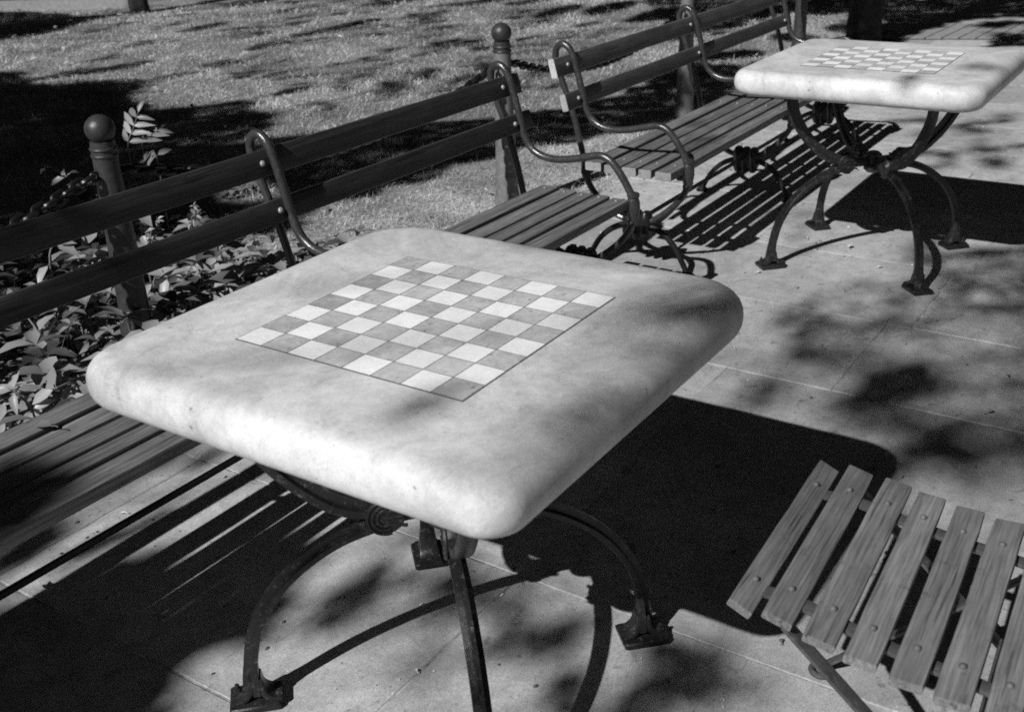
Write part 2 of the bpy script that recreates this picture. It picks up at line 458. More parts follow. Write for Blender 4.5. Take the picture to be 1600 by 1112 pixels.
# ------------------------------------------------------------------ benches
HOOP = [(.0, .425), (.022, .462), (.05, .503), (.078, .534), (.105, .549), (.135, .551), (.18, .541), (.23, .529), (.285, .521), (.335, .523), (.375, .537), (.405, .565),
        (.425, .61), (.438, .66), (.453, .715), (.468, .765), (.488, .803), (.515, .818), (.540, .805), (.548, .775), (.541, .742)]
REAR = [(.541, .742), (.523, .69), (.495, .62), (.470, .55), (.448, .47), (.432, .40), (.422, .345)]
UARC = [(.422, .345), (.405, .30), (.36, .245), (.30, .205), (.245, .186), (.2, .180), (.15, .19), (.098, .222), (.045, .27), (.012, .315), (.0, .35)]
LEGF = [(.2, .172), (.145, .168), (.09, .148), (.045, .105), (.015, .055), (-.008, .012)]
LEGR = [(.2, .172), (.255, .165), (.31, .14), (.355, .10), (.385, .055), (.405, .012)]
SLATS = [(.287, .352, .0), (.211, .273, .0), (.145, .201, .0), (.084, .133, .0), (.006, .067, .0)]
def arm_frame(parent, x, flip=0):
    N = Vector((1, 0, 0)); P = lambda q, dx=0: Vector((x+dx, q[0], q[1]))
    mb = MB()
    tube(mb, spline([P(q) for q in HOOP], 4), .0125, 12)
    tube(mb, spline([P(q) for q in REAR], 4), .0115, 10)
    tube(mb, spline([P(q) for q in UARC], 4), .012, 10)
    sweep(mb, [P((.40, .365)), P((.30, .385)), P((.2, .388)), (x, .1, .388), (x, .0, .37)], rr(.016, .006, .002), N)   # flat seat bearer
    o = mb.build('arm_frame', STEEL, parent)
    sb = MB(); T = Matrix.Translation((x, 0, .335))
    lathe(sb, [(.015, 0), (.0185, .003), (.0185, .012), (.0165, .016), (.021, .035), (.0235, .055), (.022, .078), (.0175, .092), (.0205, .096), (.0205, .106), (.0145, .109)], 18, T)
    box(sb, (x, .02, .375), (.010, .022, .012), .003)
    for s in (-1, 1): lathe(sb, [(.006, 0), (.006, .008), (.004, .010)], 6, Matrix.Translation((x+s*.018, -.006, .35)) @ Matrix.Rotation(R(90)*s, 4, 'Y'))
    sb.build('sleeve', STEEL, o)
    cb = MB()
    tube(cb, [P((.425, .375)), P((.421, .352)), P((.416, .325))], .018, 12, [.8, 1.15, .85])
    lathe(cb, [(.012, 0), (.014, .01), (.012, .02)], 12, Matrix.Translation((x+.016, .415, .35)) @ Matrix.Rotation(R(90), 4, 'Y'))
    cb.build('collar', IRON, o)
    kb = MB()
    for s in (-1, 1):      # pair of scalloped clamp cheeks
        for q in (-.036, 0, .036):
            tube(kb, [Vector((x+s*.006, .2+q, .115)), Vector((x+s*.008, .2+q, .14)), Vector((x+s*.008, .2+q, .21)), Vector((x+s*.008, .2+q, .226))], .021, 10, [.55, 1, 1, .55])
        box(kb, (x+s*.012, .2, .172), (.009, .052, .038), .004)
    kb.build('clamp_block', IRON, o)
    for nm, L_ in (('leg', LEGF), ('leg', LEGR)):
        lb = MB(); pts = spline([P(q) for q in L_], 4); tube(lb, pts, .0125, 10, [1.0-.15*i/len(pts) for i in range(len(pts))])
        q = L_[-1]; lathe(lb, [(.030, 0), (.030, .005), (.022, .012), (.012, .022)], 14, Matrix.Translation((x, q[0], 0)))
        lb.build(nm, IRON, o)
    return o
def bolt_dome(mb, c, n, r=.0075):
    T = Matrix.Translation(c) @ Vector(n).to_track_quat('Z', 'Y').to_matrix().to_4x4()
    lathe(mb, [(r, -.002), (r, .0015), (r*.85, .0045), (r*.45, .0065), (r*.1, .0072)], 10, T)
def bench(label, loc, rz, arms, seat, rail, groupname, RW):
    root = empty('park_bench', loc, rz); tag(root, label, 'bench', groupname)
    N = Vector((1, 0, 0)); rr2 = random.Random(len(label))
    for (yc, zc, h, ti, hy) in ((.492, .7465, .0345, 15, (.474, .747)), (.447, .628, .0305, 15, (.452, .62))):
        mb = MB(); c, s = math.cos(R(ti)), math.sin(R(ti))
        n = 14; pts = [(rail[0]+(rail[1]-rail[0])*i/n, yc+rr2.uniform(-.0008, .0008), zc+rr2.uniform(-.0008, .0008)) for i in range(n+1)]
        sec = [(a*1, b) for a, b in rr(.0125, h, .0045)]
        # section frame: A ~ thickness (leaning), B ~ height
        vs = []; fs = []; m = len(sec)
        for p in pts:
            for a, b in sec: vs.append((p[0], p[1]+a*c+b*s, p[2]-a*s+b*c))
        for i in range(n):
            for j in range(m):
                q = (j+1) % m; fs.append((i*m+j, i*m+q, (i+1)*m+q, (i+1)*m+j))
        fs.append(tuple(range(m))[::-1]); fs.append(tuple(n*m+j for j in range(m)))
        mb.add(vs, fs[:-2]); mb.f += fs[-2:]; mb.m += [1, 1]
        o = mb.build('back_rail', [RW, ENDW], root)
        for ax in arms:
            bb = MB(); bolt_dome(bb, (ax-.028, yc-.0125*c, zc+.0125*s), (0, -c, s), .0085); bb.build('bolt', BOLT, o)
    for k, (y0, y1, dz) in enumerate(SLATS):
        mb = MB(); n = 14; h = (y1-y0)/2; yc = (y0+y1)/2; zc = .4075+dz+(.004 if k == 0 else 0)
        vs = []; fs = []; sec = rr(h, .0155, .0045); m = len(sec)
        x0 = seat[0]+rr2.uniform(-.003, .003); x1 = seat[1]+rr2.uniform(-.003, .003)
        if k == 4: x1 -= .012
        for i in range(n+1):
            X = x0+(x1-x0)*i/n; dy = rr2.uniform(-.0006, .0006); dz2 = rr2.uniform(-.0006, .0006)
            for a, b in sec: vs.append((X, yc+a+dy, zc+b+dz2))
        for i in range(n):
            for j in range(m):
                q = (j+1) % m; fs.append((i*m+j, i*m+q, (i+1)*m+q, (i+1)*m+j))
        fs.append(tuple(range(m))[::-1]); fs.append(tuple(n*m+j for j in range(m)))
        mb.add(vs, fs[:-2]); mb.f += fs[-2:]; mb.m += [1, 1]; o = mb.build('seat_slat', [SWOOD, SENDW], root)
        for ax in arms:
            bb = MB(); xx = min(max(ax-.03, x0+.03), x1-.03); yy = yc+(.012 if k % 2 else -.012)
            bolt_dome(bb, (xx, yc, zc+.0145), (0, 0, 1), .0055); bb.build('bolt', SBOLT, o)
    for ax in arms: arm_frame(root, ax)
    for yy, zz in ((.185, .196),):
        tb = MB(); tube(tb, [(arms[0], yy, zz), ((arms[0]+arms[-1])/2, yy, zz), (arms[-1], yy, zz)], .0085, 8); tb.build('stretcher', IRON, root)
    return root
B1 = (1.744, .519, 0); B2 = (2.212, .540, 0)
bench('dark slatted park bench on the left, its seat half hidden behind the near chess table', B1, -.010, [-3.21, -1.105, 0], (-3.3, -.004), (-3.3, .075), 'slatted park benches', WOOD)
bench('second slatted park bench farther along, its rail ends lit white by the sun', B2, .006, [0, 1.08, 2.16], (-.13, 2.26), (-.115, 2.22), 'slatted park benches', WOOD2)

# ------------------------------------------------------------------ chain posts and chains
POSTS = [(-1.33, 1.70), (.637, 1.685), (2.641, 1.618), (4.615, 1.665), (6.58, 1.68)]
def post(label, x, y, PM):
    root = empty('bollard', (x, y, 0)); tag(root, label, 'post', 'iron chain posts along the lawn edge')
    mb = MB()
    lathe(mb, [(.058, -.02), (.058, .03), (.056, .06), (.05, .10), (.051, .125), (.0535, .14), (.0535, .15), (.049, .165), (.0465, .18), (.044, .35), (.041, .5), (.0385, .60), (.0375, .612), (.037, .69)], 28)
    o = mb.build('shaft', PM, root)
    rb = MB(); lathe(rb, [(.0365, .690), (.0392, .691), (.0405, .695), (.0392, .699), (.0365, .700), (.0365, .709), (.0392, .710), (.0405, .714), (.0392, .718), (.0365, .719), (.035, .736)], 28)
    rb.build('collar', POST_D, root)
    bb = MB(); lathe(bb, [(max(.001, .0435*math.sin(t)), .770-.0425*math.cos(t)) for t in [math.pi*(.2+.8*i/14) for i in range(15)]], 28)
    bb.build('ball', POST_D, root)
    for s in (-1, 1):
        eb = MB(); torus(eb, .013, .0045, 14, 6, Matrix.Translation((s*.048, 0, .64)) @ Matrix.Rotation(R(90), 4, 'X')); eb.build('eye_ring', IRON, root)
for (x, y), lab in zip(POSTS[1:], ('ball-topped iron chain post rising behind the left end of the near bench', 'ball-topped iron chain post behind the gap between the two benches',
                                   'iron chain post seen behind the middle of the second bench', 'dark iron post behind the far end of the second bench')):
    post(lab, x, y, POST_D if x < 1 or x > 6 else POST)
def chain(label, a, b, sag, z=.642):
    ax, ay = a; bx, by = b; d = math.hypot(bx-ax, by-ay); ux, uy = (bx-ax)/d, (by-ay)/d
    P = []; n = 400
    for i in range(n+1):
        t = i/n; s = .055+(d-.11)*t
        P.append(Vector((ax+ux*s, ay+uy*s, z-4*sag*t*(1-t))))
    mb = MB(); step = .0345; acc = 0; last = P[0]; k = 0
    for i in range(1, n+1):
        acc += (P[i]-P[i-1]).length
        if acc >= step:
            acc -= step; T = (P[i]-last).normalized(); c = (P[i]+last)/2; last = P[i]
            q = T.to_track_quat('X', 'Z').to_matrix().to_4x4()
            Tm = Matrix.Translation(c) @ q @ Matrix.Rotation(R(90)*(k % 2)+rnd.uniform(-.25, .25)+.5, 4, 'X')
            torus(mb, .0135, .0078, 14, 7, Tm, sx=.0085); k += 1
    o = mb.build('chain', IRON)
    tag(o, label, 'chain', 'chains hanging between the posts')
    o.location = (0, 0, 0)
chain('iron chain sagging from the leftmost post out of the picture to the left', POSTS[1], POSTS[0], .14)
chain('iron chain hanging behind the near bench between the two ball-topped posts', POSTS[1], POSTS[2], .145)
chain('iron chain running behind the left half of the second bench', POSTS[2], POSTS[3], .15)
chain('iron chain running behind the far half of the second bench', POSTS[3], POSTS[4], .15)

# ------------------------------------------------------------------ slatted folding chair, lower right
def chair():
    root = empty('folding_chair', (.13, -.78, 0), R(2.3))
    tag(root, 'weathered wooden slatted folding chair with bolted slats, cut off by the lower right corner', 'chair')
    inv = (Matrix.Translation((.13, -.78, 0)) @ Matrix.Rotation(R(2.3), 4, 'Z')).inverted()
    Wp = lambda x, y, z: inv @ Vector((x, y, z))
    sl_ = [(.203, -.574, .402, -24, .472, .041), (.178, -.640, .424, -14, .474, .047), (.147, -.713, .436, -8, .478, .048), (.123, -.777, .443, -3, .472, .046), (.109, -.841, .445, 0, .470, .046), (.103, -.902, .445, 3, .470, .047), (.098, -.962, .443, 5, .472, .044), (.094, -1.021, .440, 8, .47, .044)]
    rc = random.Random(5); pl = []; pr = []
    for (x, y, z, tilt, L_, wd) in sl_:
        mb = MB(); n = 8; sec = rr(wd/2, .0072, .0028); m = len(sec); c, s = math.cos(R(-tilt)), math.sin(R(-tilt)); vs = []; fs = []
        ctr = Wp(x, y, z-.0072); yaw = rc.uniform(-.006, .006)
        for i in range(n+1):
            X = -L_/2+L_*i/n; dy = rc.uniform(-.0006, .0006)+yaw*X
            k = .965 if i in (0, n) else 1
            for a, b in sec: vs.append((ctr.x+X, ctr.y+(a*c*k-b*s)+dy, ctr.z+a*s+b*c))
        for i in range(n):
            for j in range(m):
                q = (j+1) % m; fs.append((i*m+j, i*m+q, (i+1)*m+q, (i+1)*m+j))
        fs.append(tuple(range(m))[::-1]); fs.append(tuple(n*m+j for j in range(m)))
        mb.add(vs, fs); o = mb.build('seat_slat', CWOOD, root, ang=30)
        for sx, acc in ((-.163, pl), (.157, pr)):
            bb = MB(); bolt_dome(bb, (ctr.x+sx, ctr.y, ctr.z+.0068), (0, -s, c), .0058); acc.append(Vector((ctr.x+sx, ctr.y, ctr.z-.0072*1-.004))); bb.build('bolt', CBOLT, o)
    for P in (pl, pr):
        mb = MB(); p0 = P[0]+(P[0]-P[1])*.25; pe = P[-1]+(P[-1]-P[-2])*.9
        sweep(mb, spline([p0]+P+[pe], 3), rr(.012, .0035, .001), (1, 0, 0)); mb.build('seat_rail', CIRON, root)
    for sgn, P in ((-1, pl), (1, pr)):
        X = P[1].x+sgn*.05
        a = Vector((X, P[1].y-.008, P[1].z-.008)); b = Vector((X+.0, a.y-.44, .006))
        mb = MB(); sweep(mb, [a, a.lerp(b, .5), b], rr(.0135, .003, .001), (1, 0, 0)); o = mb.build('leg', CIRON, root)
        c_ = Vector((X-sgn*.016, P[-1].y-.02, P[-1].z+.35)); d = Vector((X-sgn*.016+.0, P[1].y+.035, .016))
        if sgn > 0: q_ = Wp(.353, -.613, 0); d = Vector((q_.x, q_.y, .016))
        m1 = Vector((c_.x, P[-1].y+.0, P[-1].z-.02))
        mb = MB(); sweep(mb, [c_, m1, m1.lerp(d, .5), d], rr(.0115, .003, .001), (1, 0, 0)); o = mb.build('leg', CIRON, root)
        fb = MB(); torus(fb, .0185, .0060, 20, 8, Matrix.Translation((d.x, d.y, .0058))); fb.build('foot_ring', CIRON, o)
    mb = MB(); tube(mb, [Vector((pl[1].x, pl[1].y-.28, .205)), Vector((pr[1].x, pr[1].y-.28, .205))], .005, 8); mb.build('pivot_rod', CIRON, root)
    for zz in (.62, .74):
        mb = MB(); box(mb, ((pl[1].x+pr[1].x)/2, pl[-1].y-.03, zz), (.21, .007, .03), .003); mb.build('back_slat', CWOOD, root)
chair()

# ------------------------------------------------------------------ grass
def frustum_ok(X, Y, margin=.12):
    d = np.stack([X-CAM.x, Y-CAM.y, np.full_like(X, -CAM.z)], -1)
    z = d @ np.array(cf); u = (d @ np.array(cr))/z*F; v = (d @ np.array(cu))/z*F
    return (z > .5) & (abs(u) < .8+margin) & (abs(v) < .556+margin), z
def blades(name, X, Y, Z, h, wd, mat, lean=.5):
    n = len(X); a = rng.uniform(0, 2*np.pi, n); ln = rng.uniform(.1, 1, n)*lean; b = rng.uniform(0, 2*np.pi, n)
    dx, dy = np.cos(a), np.sin(a); wx, wy = np.cos(b)*wd/2, np.sin(b)*wd/2
    V = np.zeros((n, 5, 3))
    V[:, 0] = np.stack([X-wx, Y-wy, Z], -1); V[:, 1] = np.stack([X+wx, Y+wy, Z], -1)
    mx, my = X+dx*h*ln*.35, Y+dy*h*ln*.35
    V[:, 2] = np.stack([mx+wx*.8, my+wy*.8, Z+h*.62], -1); V[:, 3] = np.stack([mx-wx*.8, my-wy*.8, Z+h*.6], -1)
    V[:, 4] = np.stack([X+dx*h*ln, Y+dy*h*ln, Z+h*(1-.5*ln/max(lean, 1))], -1)
    me = bpy.data.meshes.new(name); me.vertices.add(n*5); me.vertices.foreach_set('co', V.ravel())
    idx = np.arange(n)[:, None]*5; L_ = np.concatenate([idx+np.array([0, 1, 2, 3]), idx+np.array([3, 2, 4])], 1).ravel()
    me.loops.add(n*7); me.loops.foreach_set('vertex_index', L_.astype(np.int32))
    me.polygons.add(n*2); st = (np.arange(n)[:, None]*7+np.array([0, 4])).ravel()
    me.polygons.foreach_set('loop_start', st.astype(np.int32)); me.polygons.foreach_set('use_smooth', np.ones(n*2, bool))
    me.update(calc_edges=True); me.validate(); me.materials.append(mat)
    o = bpy.data.objects.new(name, me); COL.objects.link(o); return o
def in_bed(X, Y):   # planting bed at the left, where no lawn grows
    return (X < 1.55+.18*np.sin(Y*5)+.12*np.sin(Y*11+1)) & (Y < 3.1+.2*np.sin(X*4))
def scatter(n, x0, x1, y0, y1):
    X = rng.uniform(x0, x1, n); Y = rng.uniform(y0, y1, n); ok, z = frustum_ok(X, Y)
    keep = ok & (rng.uniform(0, 1, n) < np.clip((3.4/np.maximum(z, .1))**1.7, 0, 1))
    clump = np.sin(X*23+3*np.sin(Y*17))*np.sin(Y*29+2*np.sin(X*13))
    keep &= rng.uniform(0, 1, n) < .72+.28*clump
    return X[keep], Y[keep], z[keep]
def build_grass():
    X, Y, z = scatter(3600000, -1, 19, EDGE-.015, 13.5)
    k = ~in_bed(X, Y) & (Y < kerb_y(X)-.1) | (rng.uniform(0, 1, len(X)) < .04)
    k &= (Y > EDGE+.03*np.sin(X*9)-.01)
    X, Y, z = X[k], Y[k], z[k]
    s = np.clip(z/3.6, .8, 4)
    h = rng.gamma(5, .0050, len(X))*(1+.25*(s-1)*.5); h = np.clip(h, .01, .09)
    h *= .75+.5*np.clip(np.sin(X*5.1+2*np.sin(Y*3.3))*np.sin(Y*6.2+1.7*np.sin(X*4.1)), -.3, 1)+.25*(rng.uniform(0, 1, len(X)) < .04)*2
    h *= 1+.5*np.clip(1-(Y-EDGE)/.35, 0, 1)
    wd = .0024*s**.9*rng.uniform(.7, 1.3, len(X))
    o = blades('grass', X, Y, lawn_z(X, Y)-.003, h, wd, GRASS, 2.3)
    print('blades', len(X))
    tag(o, 'sunlit mown grass of the lawn behind the benches', 'grass', kind='stuff')
def kerb_y(X): return 9.75-(X-7.1)*1.74
build_grass()

# ------------------------------------------------------------------ leaves
LEAFV = [(0, 0, 0), (.25, .20, .085), (.6, .19, .05), (1, 0, -.10), (.62, -.18, .075), (.3, -.21, .10), (.45, 0, -.01)]
LEAFF = [(0, 6, 1), (1, 6, 2), (2, 6, 3), (3, 6, 4), (4, 6, 5), (5, 6, 0)]
def leaf(mb, base, d, up, L_, wid=1.0, curl=0.0, mi=0):
    d = Vector(d).normalized(); s = Vector(up).cross(d)
    if s.length < 1e-4: s = d.orthogonal()
    s.normalize(); u = d.cross(s)
    vs = [Vector(base)+d*(x*L_)+s*(y*L_*wid)+u*((z-curl*x*x)*L_) for x, y, z in LEAFV]
    mb.add(vs, LEAFF, mi)
def sprig(mb, base, height, pairs, L_, r, lean=(0, 0), tw=0, wid=1.0, top=True):
    P = []; n = 6; b = Vector(base)
    for i in range(n+1):
        t = i/n; P.append(b+Vector((lean[0]*t*t, lean[1]*t*t, height*t)))
    tube(mb, P, .0022+.0035*height, 5, [1-.6*i/n for i in range(n+1)], mi=1)
    for k in range(pairs):
        t = .35+.6*(k/(max(1, pairs-1))) if pairs > 1 else .8; p = P[int(t*n)].lerp(P[min(n, int(t*n)+1)], t*n-int(t*n))
        a0 = tw+k*1.2+r.uniform(-.3, .3)
        for s in (0, math.pi):
            a = a0+s+r.uniform(-.25, .25); e = r.uniform(-.5, .75)
            leaf(mb, p, (math.cos(a)*math.cos(e), math.sin(a)*math.cos(e), math.sin(e)), (r.uniform(-.7, .7), r.uniform(-.7, .7), 1), L_*r.uniform(.75, 1.15), wid, r.uniform(.1, .35))
    if top:
        for k in range(4):
            a = tw+k*math.pi/2+r.uniform(-.3, .3)
            leaf(mb, P[-1], (math.cos(a), math.sin(a), .35), (0, 0, 1), L_*r.uniform(.7, 1), wid, .2)
def build_cover():
    r = random.Random(21); mb = MB()
    for _ in range(720):
        x = r.uniform(-.7, 1.75); y = r.uniform(EDGE+.06, 3.3)
        if not bool(in_bed(np.array([x-.05]), np.array([y]))[0]): continue
        if y > 2.5 and r.random() < .55: continue
        h = r.uniform(.03, .22) if y < 2.4 else r.uniform(.04, .28)
        sprig(mb, (x, y, -.01), h, r.choice((1, 1, 2)), r.uniform(.045, .13), r, (r.uniform(-.05, .05), r.uniform(-.05, .05)), r.uniform(0, 6), r.uniform(.9, 1.35))
    for _ in range(1500):   # leaf litter under the plants
        x = r.uniform(-.8, 1.8); y = r.uniform(EDGE+.02, 3.2)
        if not bool(in_bed(np.array([x-.1]), np.array([y]))[0]): continue
        a = r.uniform(0, 6.28); leaf(mb, (x, y, r.uniform(.005, .04)), (math.cos(a), math.sin(a), r.uniform(-.3, .4)), (r.uniform(-.6, .6), r.uniform(-.6, .6), 1), r.uniform(.03, .07), 1.1, r.uniform(-.3, .5))
    o = mb.build('ground_cover', [COVER, STEM], ang=80)
    tag(o, 'dense leafy ground cover and leaf litter in the bed behind the near bench', 'ground cover', kind='stuff')
build_cover()
def sapling(label, x, y, h, pairs, L_, seed, lean=(0, 0), wid=.9):
    r = random.Random(seed); mb = MB()
    sprig(mb, (0, 0, 0), h, pairs, L_, r, lean, r.uniform(0, 3), wid)
    root = empty('sapling', (x, y, 0)); tag(root, label, 'plant', 'young leafy plants in the bed')
    # split: leaves and stem as parts
    lf = MB(); st = MB()
    for f, m_ in zip(mb.f, mb.m):
        (st if m_ else lf).add([mb.v[i] for i in f], [tuple(range(len(f)))])
    # keep leaf islands joined
    lv = MB(); nl = [i for i, m_ in enumerate(mb.m) if m_ == 0]
    for k in range(0, len(nl), 6):
        fs = [mb.f[i] for i in nl[k:k+6]]; ids = sorted({v for f in fs for v in f}); mp = {v: i for i, v in enumerate(ids)}
        lv.add([mb.v[v] for v in ids], [tuple(mp[v] for v in f) for f in fs])
    lv.build('leaves', PLANT, root, ang=80); st.build('stem', STEM, root, ang=80)
PLANTS = [
    ('bright four-leaved plant seen between the two back rails near the left edge', [(84, 378, .32, 4, .085), (78, 412, .25, 2, .095)], .95),
    ('broad pale leaf just left of the leftmost post, between the rails', [(158, 352, .34, 2, .10), (172, 390, .24, 2, .09)], 1.4),
    ('plant with heart-shaped leaves just right of the leftmost post, between the rails', [(216, 333, .36, 2, .085), (222, 365, .28, 3, .05)], 1.3),
    ('low plant beside the sagging chain left of the leftmost post', [(104, 276, .30, 3, .085), (70, 262, .24, 3, .05)], .9),
    ('small flowering sprig right of the leftmost post above the lower rail', [(246, 343, .32, 5, .022), (243, 358, .28, 5, .028), (236, 370, .24, 4, .03)], 1.0),
    ('small flowering sprig midway between the leftmost post and the middle armrest', [(303, 322, .32, 5, .022), (306, 336, .28, 5, .03), (300, 348, .24, 4, .03)], 1.0),
    ('sprig with a small fan of bright leaves just above the back rail of the bench', [(226, 252, .36, 3, .055), (244, 244, .38, 4, .065)], .85),
    ('large-leaved plant below the lower rail just left of the leftmost post', [(148, 452, .22, 3, .11), (120, 470, .16, 3, .08)], 1.3),
    ('bright-leaved plant below the lower rail just right of the leftmost post', [(262, 432, .22, 3, .085), (240, 440, .2, 2, .085)], 1.0),
    ('trailing plant with pale stems below the lower rail near the middle armrest', [(300, 412, .2, 3, .075), (345, 400, .16, 4, .07)], 1.0),
    ('plant in the right part of the bed close to the table corner', [(385, 400, .12, 3, .085), (330, 455, .12, 3, .08)], 1.1),
    ('sunlit plant at the left edge just behind the bench seat', [(22, 610, .16, 4, .075), (50, 640, .10, 3, .07)], 1.0),
    ('sunlit plant behind the bench seat beside the corner of the near table', [(88, 606, .16, 3, .085), (120, 600, .14, 4, .07)], 1.1),
    ('dim plant at the left edge below the lower rail', [(30, 480, .16, 3, .09), (60, 520, .1, 3, .08)], 1.2),
]
def compound(label, fr, to, n, L_, wid, seed):
    """upright stem with a feathered leaf turned to the light"""
    r = random.Random(seed); fr, to = Vector(fr), Vector(to); g0 = Vector((fr.x, fr.y, 0)); root = empty('sapling', g0)
    tag(root, label, 'plant', 'young leafy plants in the bed')
    st = MB(); P = spline([(0, 0, 0), (fr-g0)*.6, fr-g0, (fr-g0).lerp(to-g0, .5), to-g0], 5); tube(st, P, .0045, 6, [1-.7*i/len(P) for i in range(len(P))])
    st.build('stem', STEM, root, ang=80)
    ax = (to-fr).normalized(); face = (-cf+SUN*.5+Vector((0, 0, .3))).normalized(); side = ax.cross(face).normalized(); lv = MB()
    for k in range(n):
        p = (fr-g0).lerp(to-g0, (k+.4)/n)
        for sg in (-1, 1):
            d = side*sg*r.uniform(.85, 1.1)+ax*r.uniform(.35, .75)+face*r.uniform(-.35, .2)
            leaf(lv, p, d, face+side*sg*r.uniform(0, .4), L_*r.uniform(.8, 1.1)*(1-.25*abs(k/n-.4)), wid, r.uniform(.1, .35))
    leaf(lv, to-g0, ax+face*-.1, face, L_*.9, wid, .2)
    lv.build('leaves', PLANT, root, ang=80)
compound('tall sapling with long pointed sunlit leaves right beside the leftmost chain post', unproj(200, 228, .36), unproj(216, 176, .50), 4, .095, .72, 3)
compound('drooping feathered sprig at the right of the tall sapling beside the leftmost chain post', unproj(222, 224, .33), unproj(252, 200, .37), 3, .08, .75, 5)
def whorl(label, spots, seed, wid=.95):
    """plant whose leaf groups (px, py, height, leaves, leaf length) are turned towards the light"""
    r = random.Random(seed); tops = [unproj(a, b, z) for a, b, z, n, L_ in spots]; g0 = Vector((tops[-1].x, tops[-1].y, 0))
    root = empty('sapling', g0); tag(root, label, 'plant', 'young leafy plants in the bed'); st = MB(); lv = MB()
    tube(st, spline([(0, 0, 0)]+[t-g0 for t in tops[::-1]], 4), .003, 6)
    face = (-cf*.8+SUN*.8+Vector((0, 0, .5))).normalized()
    for t, (a, b, z, n, L_) in zip(tops, spots):
        a0 = r.uniform(0, 6.28)
        for k in range(n):
            q = a0+k*2*math.pi/n+r.uniform(-.35, .35); f = (face+Vector((r.uniform(-.45, .45), r.uniform(-.45, .45), r.uniform(-.2, .3)))).normalized()
            sx = f.orthogonal().normalized(); sy = f.cross(sx); d = sx*math.cos(q)+sy*math.sin(q)
            tube(st, [t-g0, t-g0+d*L_*.15], .0012, 4); leaf(lv, t-g0+d*L_*.12, d, f, L_*r.uniform(.75, 1.1), wid*r.uniform(.85, 1.15), r.uniform(.1, .4))
    lv.build('leaves', PLANT, root, ang=80); st.build('stem', STEM, root, ang=80)
for k_, (lab_, sp_, w_) in enumerate(PLANTS): whorl(lab_, sp_, 70+k_, w_)
def fallen(label, x, y, z, L_, ang, mat, seed, tilt=.15, wid=1.1, curl=.3, group='fallen leaves on the paving'):
    mb = MB(); r = random.Random(seed)
    leaf(mb, (-.5*L_, 0, 0), (1, 0, tilt), (0, r.uniform(-.3, .3), 1), L_, wid, curl)
    tube(mb, [(-.5*L_, 0, 0), (-.75*L_, .05*L_, .06*L_), (-.95*L_, .12*L_, .05*L_)], .0012, 4)
    zmin = min(v[2] for v in mb.v); mb.v = [(a, b, c-zmin) for a, b, c in mb.v]
    o = mb.build('fallen_leaf', mat, ang=80); o.location = (x, y, z+.001); o.rotation_euler = (0, 0, ang)
    tag(o, label, 'fallen leaf', group)
for i, (px, py, L_, a, m_, lab) in enumerate((
    (968, 737, .030, .8, DRY, 'small curled leaf lying in the shadow right of the near table top'),
    (985, 860, .050, .3, DRYD, 'broad dull leaf lying in the near table\'s shadow beside its right leg'),
    (75, 920, .045, 1.2, DRY, 'crumpled leaf on the paving at the left edge below the bench rod'),
    (118, 798, .028, .4, DRYD, 'dark curled leaf on the sunlit paving in front of the near bench seat'),
    (192, 803, .016, 2.0, PALE, 'tiny pale leaf scrap on the sunlit strip beside the bench rod'),
    (1259, 373, .030, .7, PALE, 'white paper-like leaf near the left rear foot of the far table'),
    (1327, 387, .046, .3, PALE, 'long pale leaf between the legs of the far table'),
    (1186, 427, .026, -.3, PALE, 'pale leaf just below the left foot of the far table'),
    (1375, 419, .028, -.4, PALE, 'short pale leaf between the far table\'s left foot and near foot'),
    (1145, 544, .020, .9, PALE, 'tiny white leaf next to the right corner of the near table'),
    (1256, 470, .014, .2, PALE, 'speck-like pale leaf on the paving below the far table'),
    (1548, 645, .034, -.3, DRY, 'thin curved leaf on the dappled paving at the right edge'),
    (1220, 1002, .018, .5, DRYD, 'dark twig-like leaf at the edge of the table shadow by the chair'),
    (650, 1048, .013, 1.1, PALE, 'tiny bright leaf between the near table\'s left and near legs'),
    (1575, 588, .02, .4, DRYD, 'small dark leaf in the dappled shade at far right'))):
    p = unproj(px, py, 0); fallen(lab, p.x, p.y, 0, L_, a, m_, 40+i)
q = unproj(66, 667, .434); fallen('single dark leaf resting on the seat slats of the near bench', q.x, q.y, .4315, .045, 1.9, DRYD, 77, .05, 1.3, .1, 'leaf on the bench')
def grit():
    r = random.Random(19)
    for nm, mt, n_, lab in (('grit', DRYD, 900, 'dark crumbs and twig bits strewn over the paving'), ('crumbs', PALE, 260, 'pale crumbs and petal flecks strewn over the paving')):
        mb = MB()
        for _ in range(n_):
            x = r.uniform(-.6, 5.5); y = r.uniform(-1.2, EDGE-.05) if r.random() < .75 else EDGE-abs(r.gauss(0, .25)); a = r.uniform(0, 6.28); s = r.choice((.002, .003, .004, .006, .009))*r.uniform(.6, 1.2)
            k = 5; vs = [(x+s*r.uniform(.6, 1.2)*math.cos(a+6.283*i/k), y+.6*s*r.uniform(.6, 1.2)*math.sin(a+6.283*i/k), .0012) for i in range(k)]+[(x, y, .0012+s*.45)]
            mb.add(vs, [(i, (i+1) % k, k) for i in range(k)])
        tag(mb.build(nm, mt, smooth=False), lab, 'debris', kind='stuff')
grit()
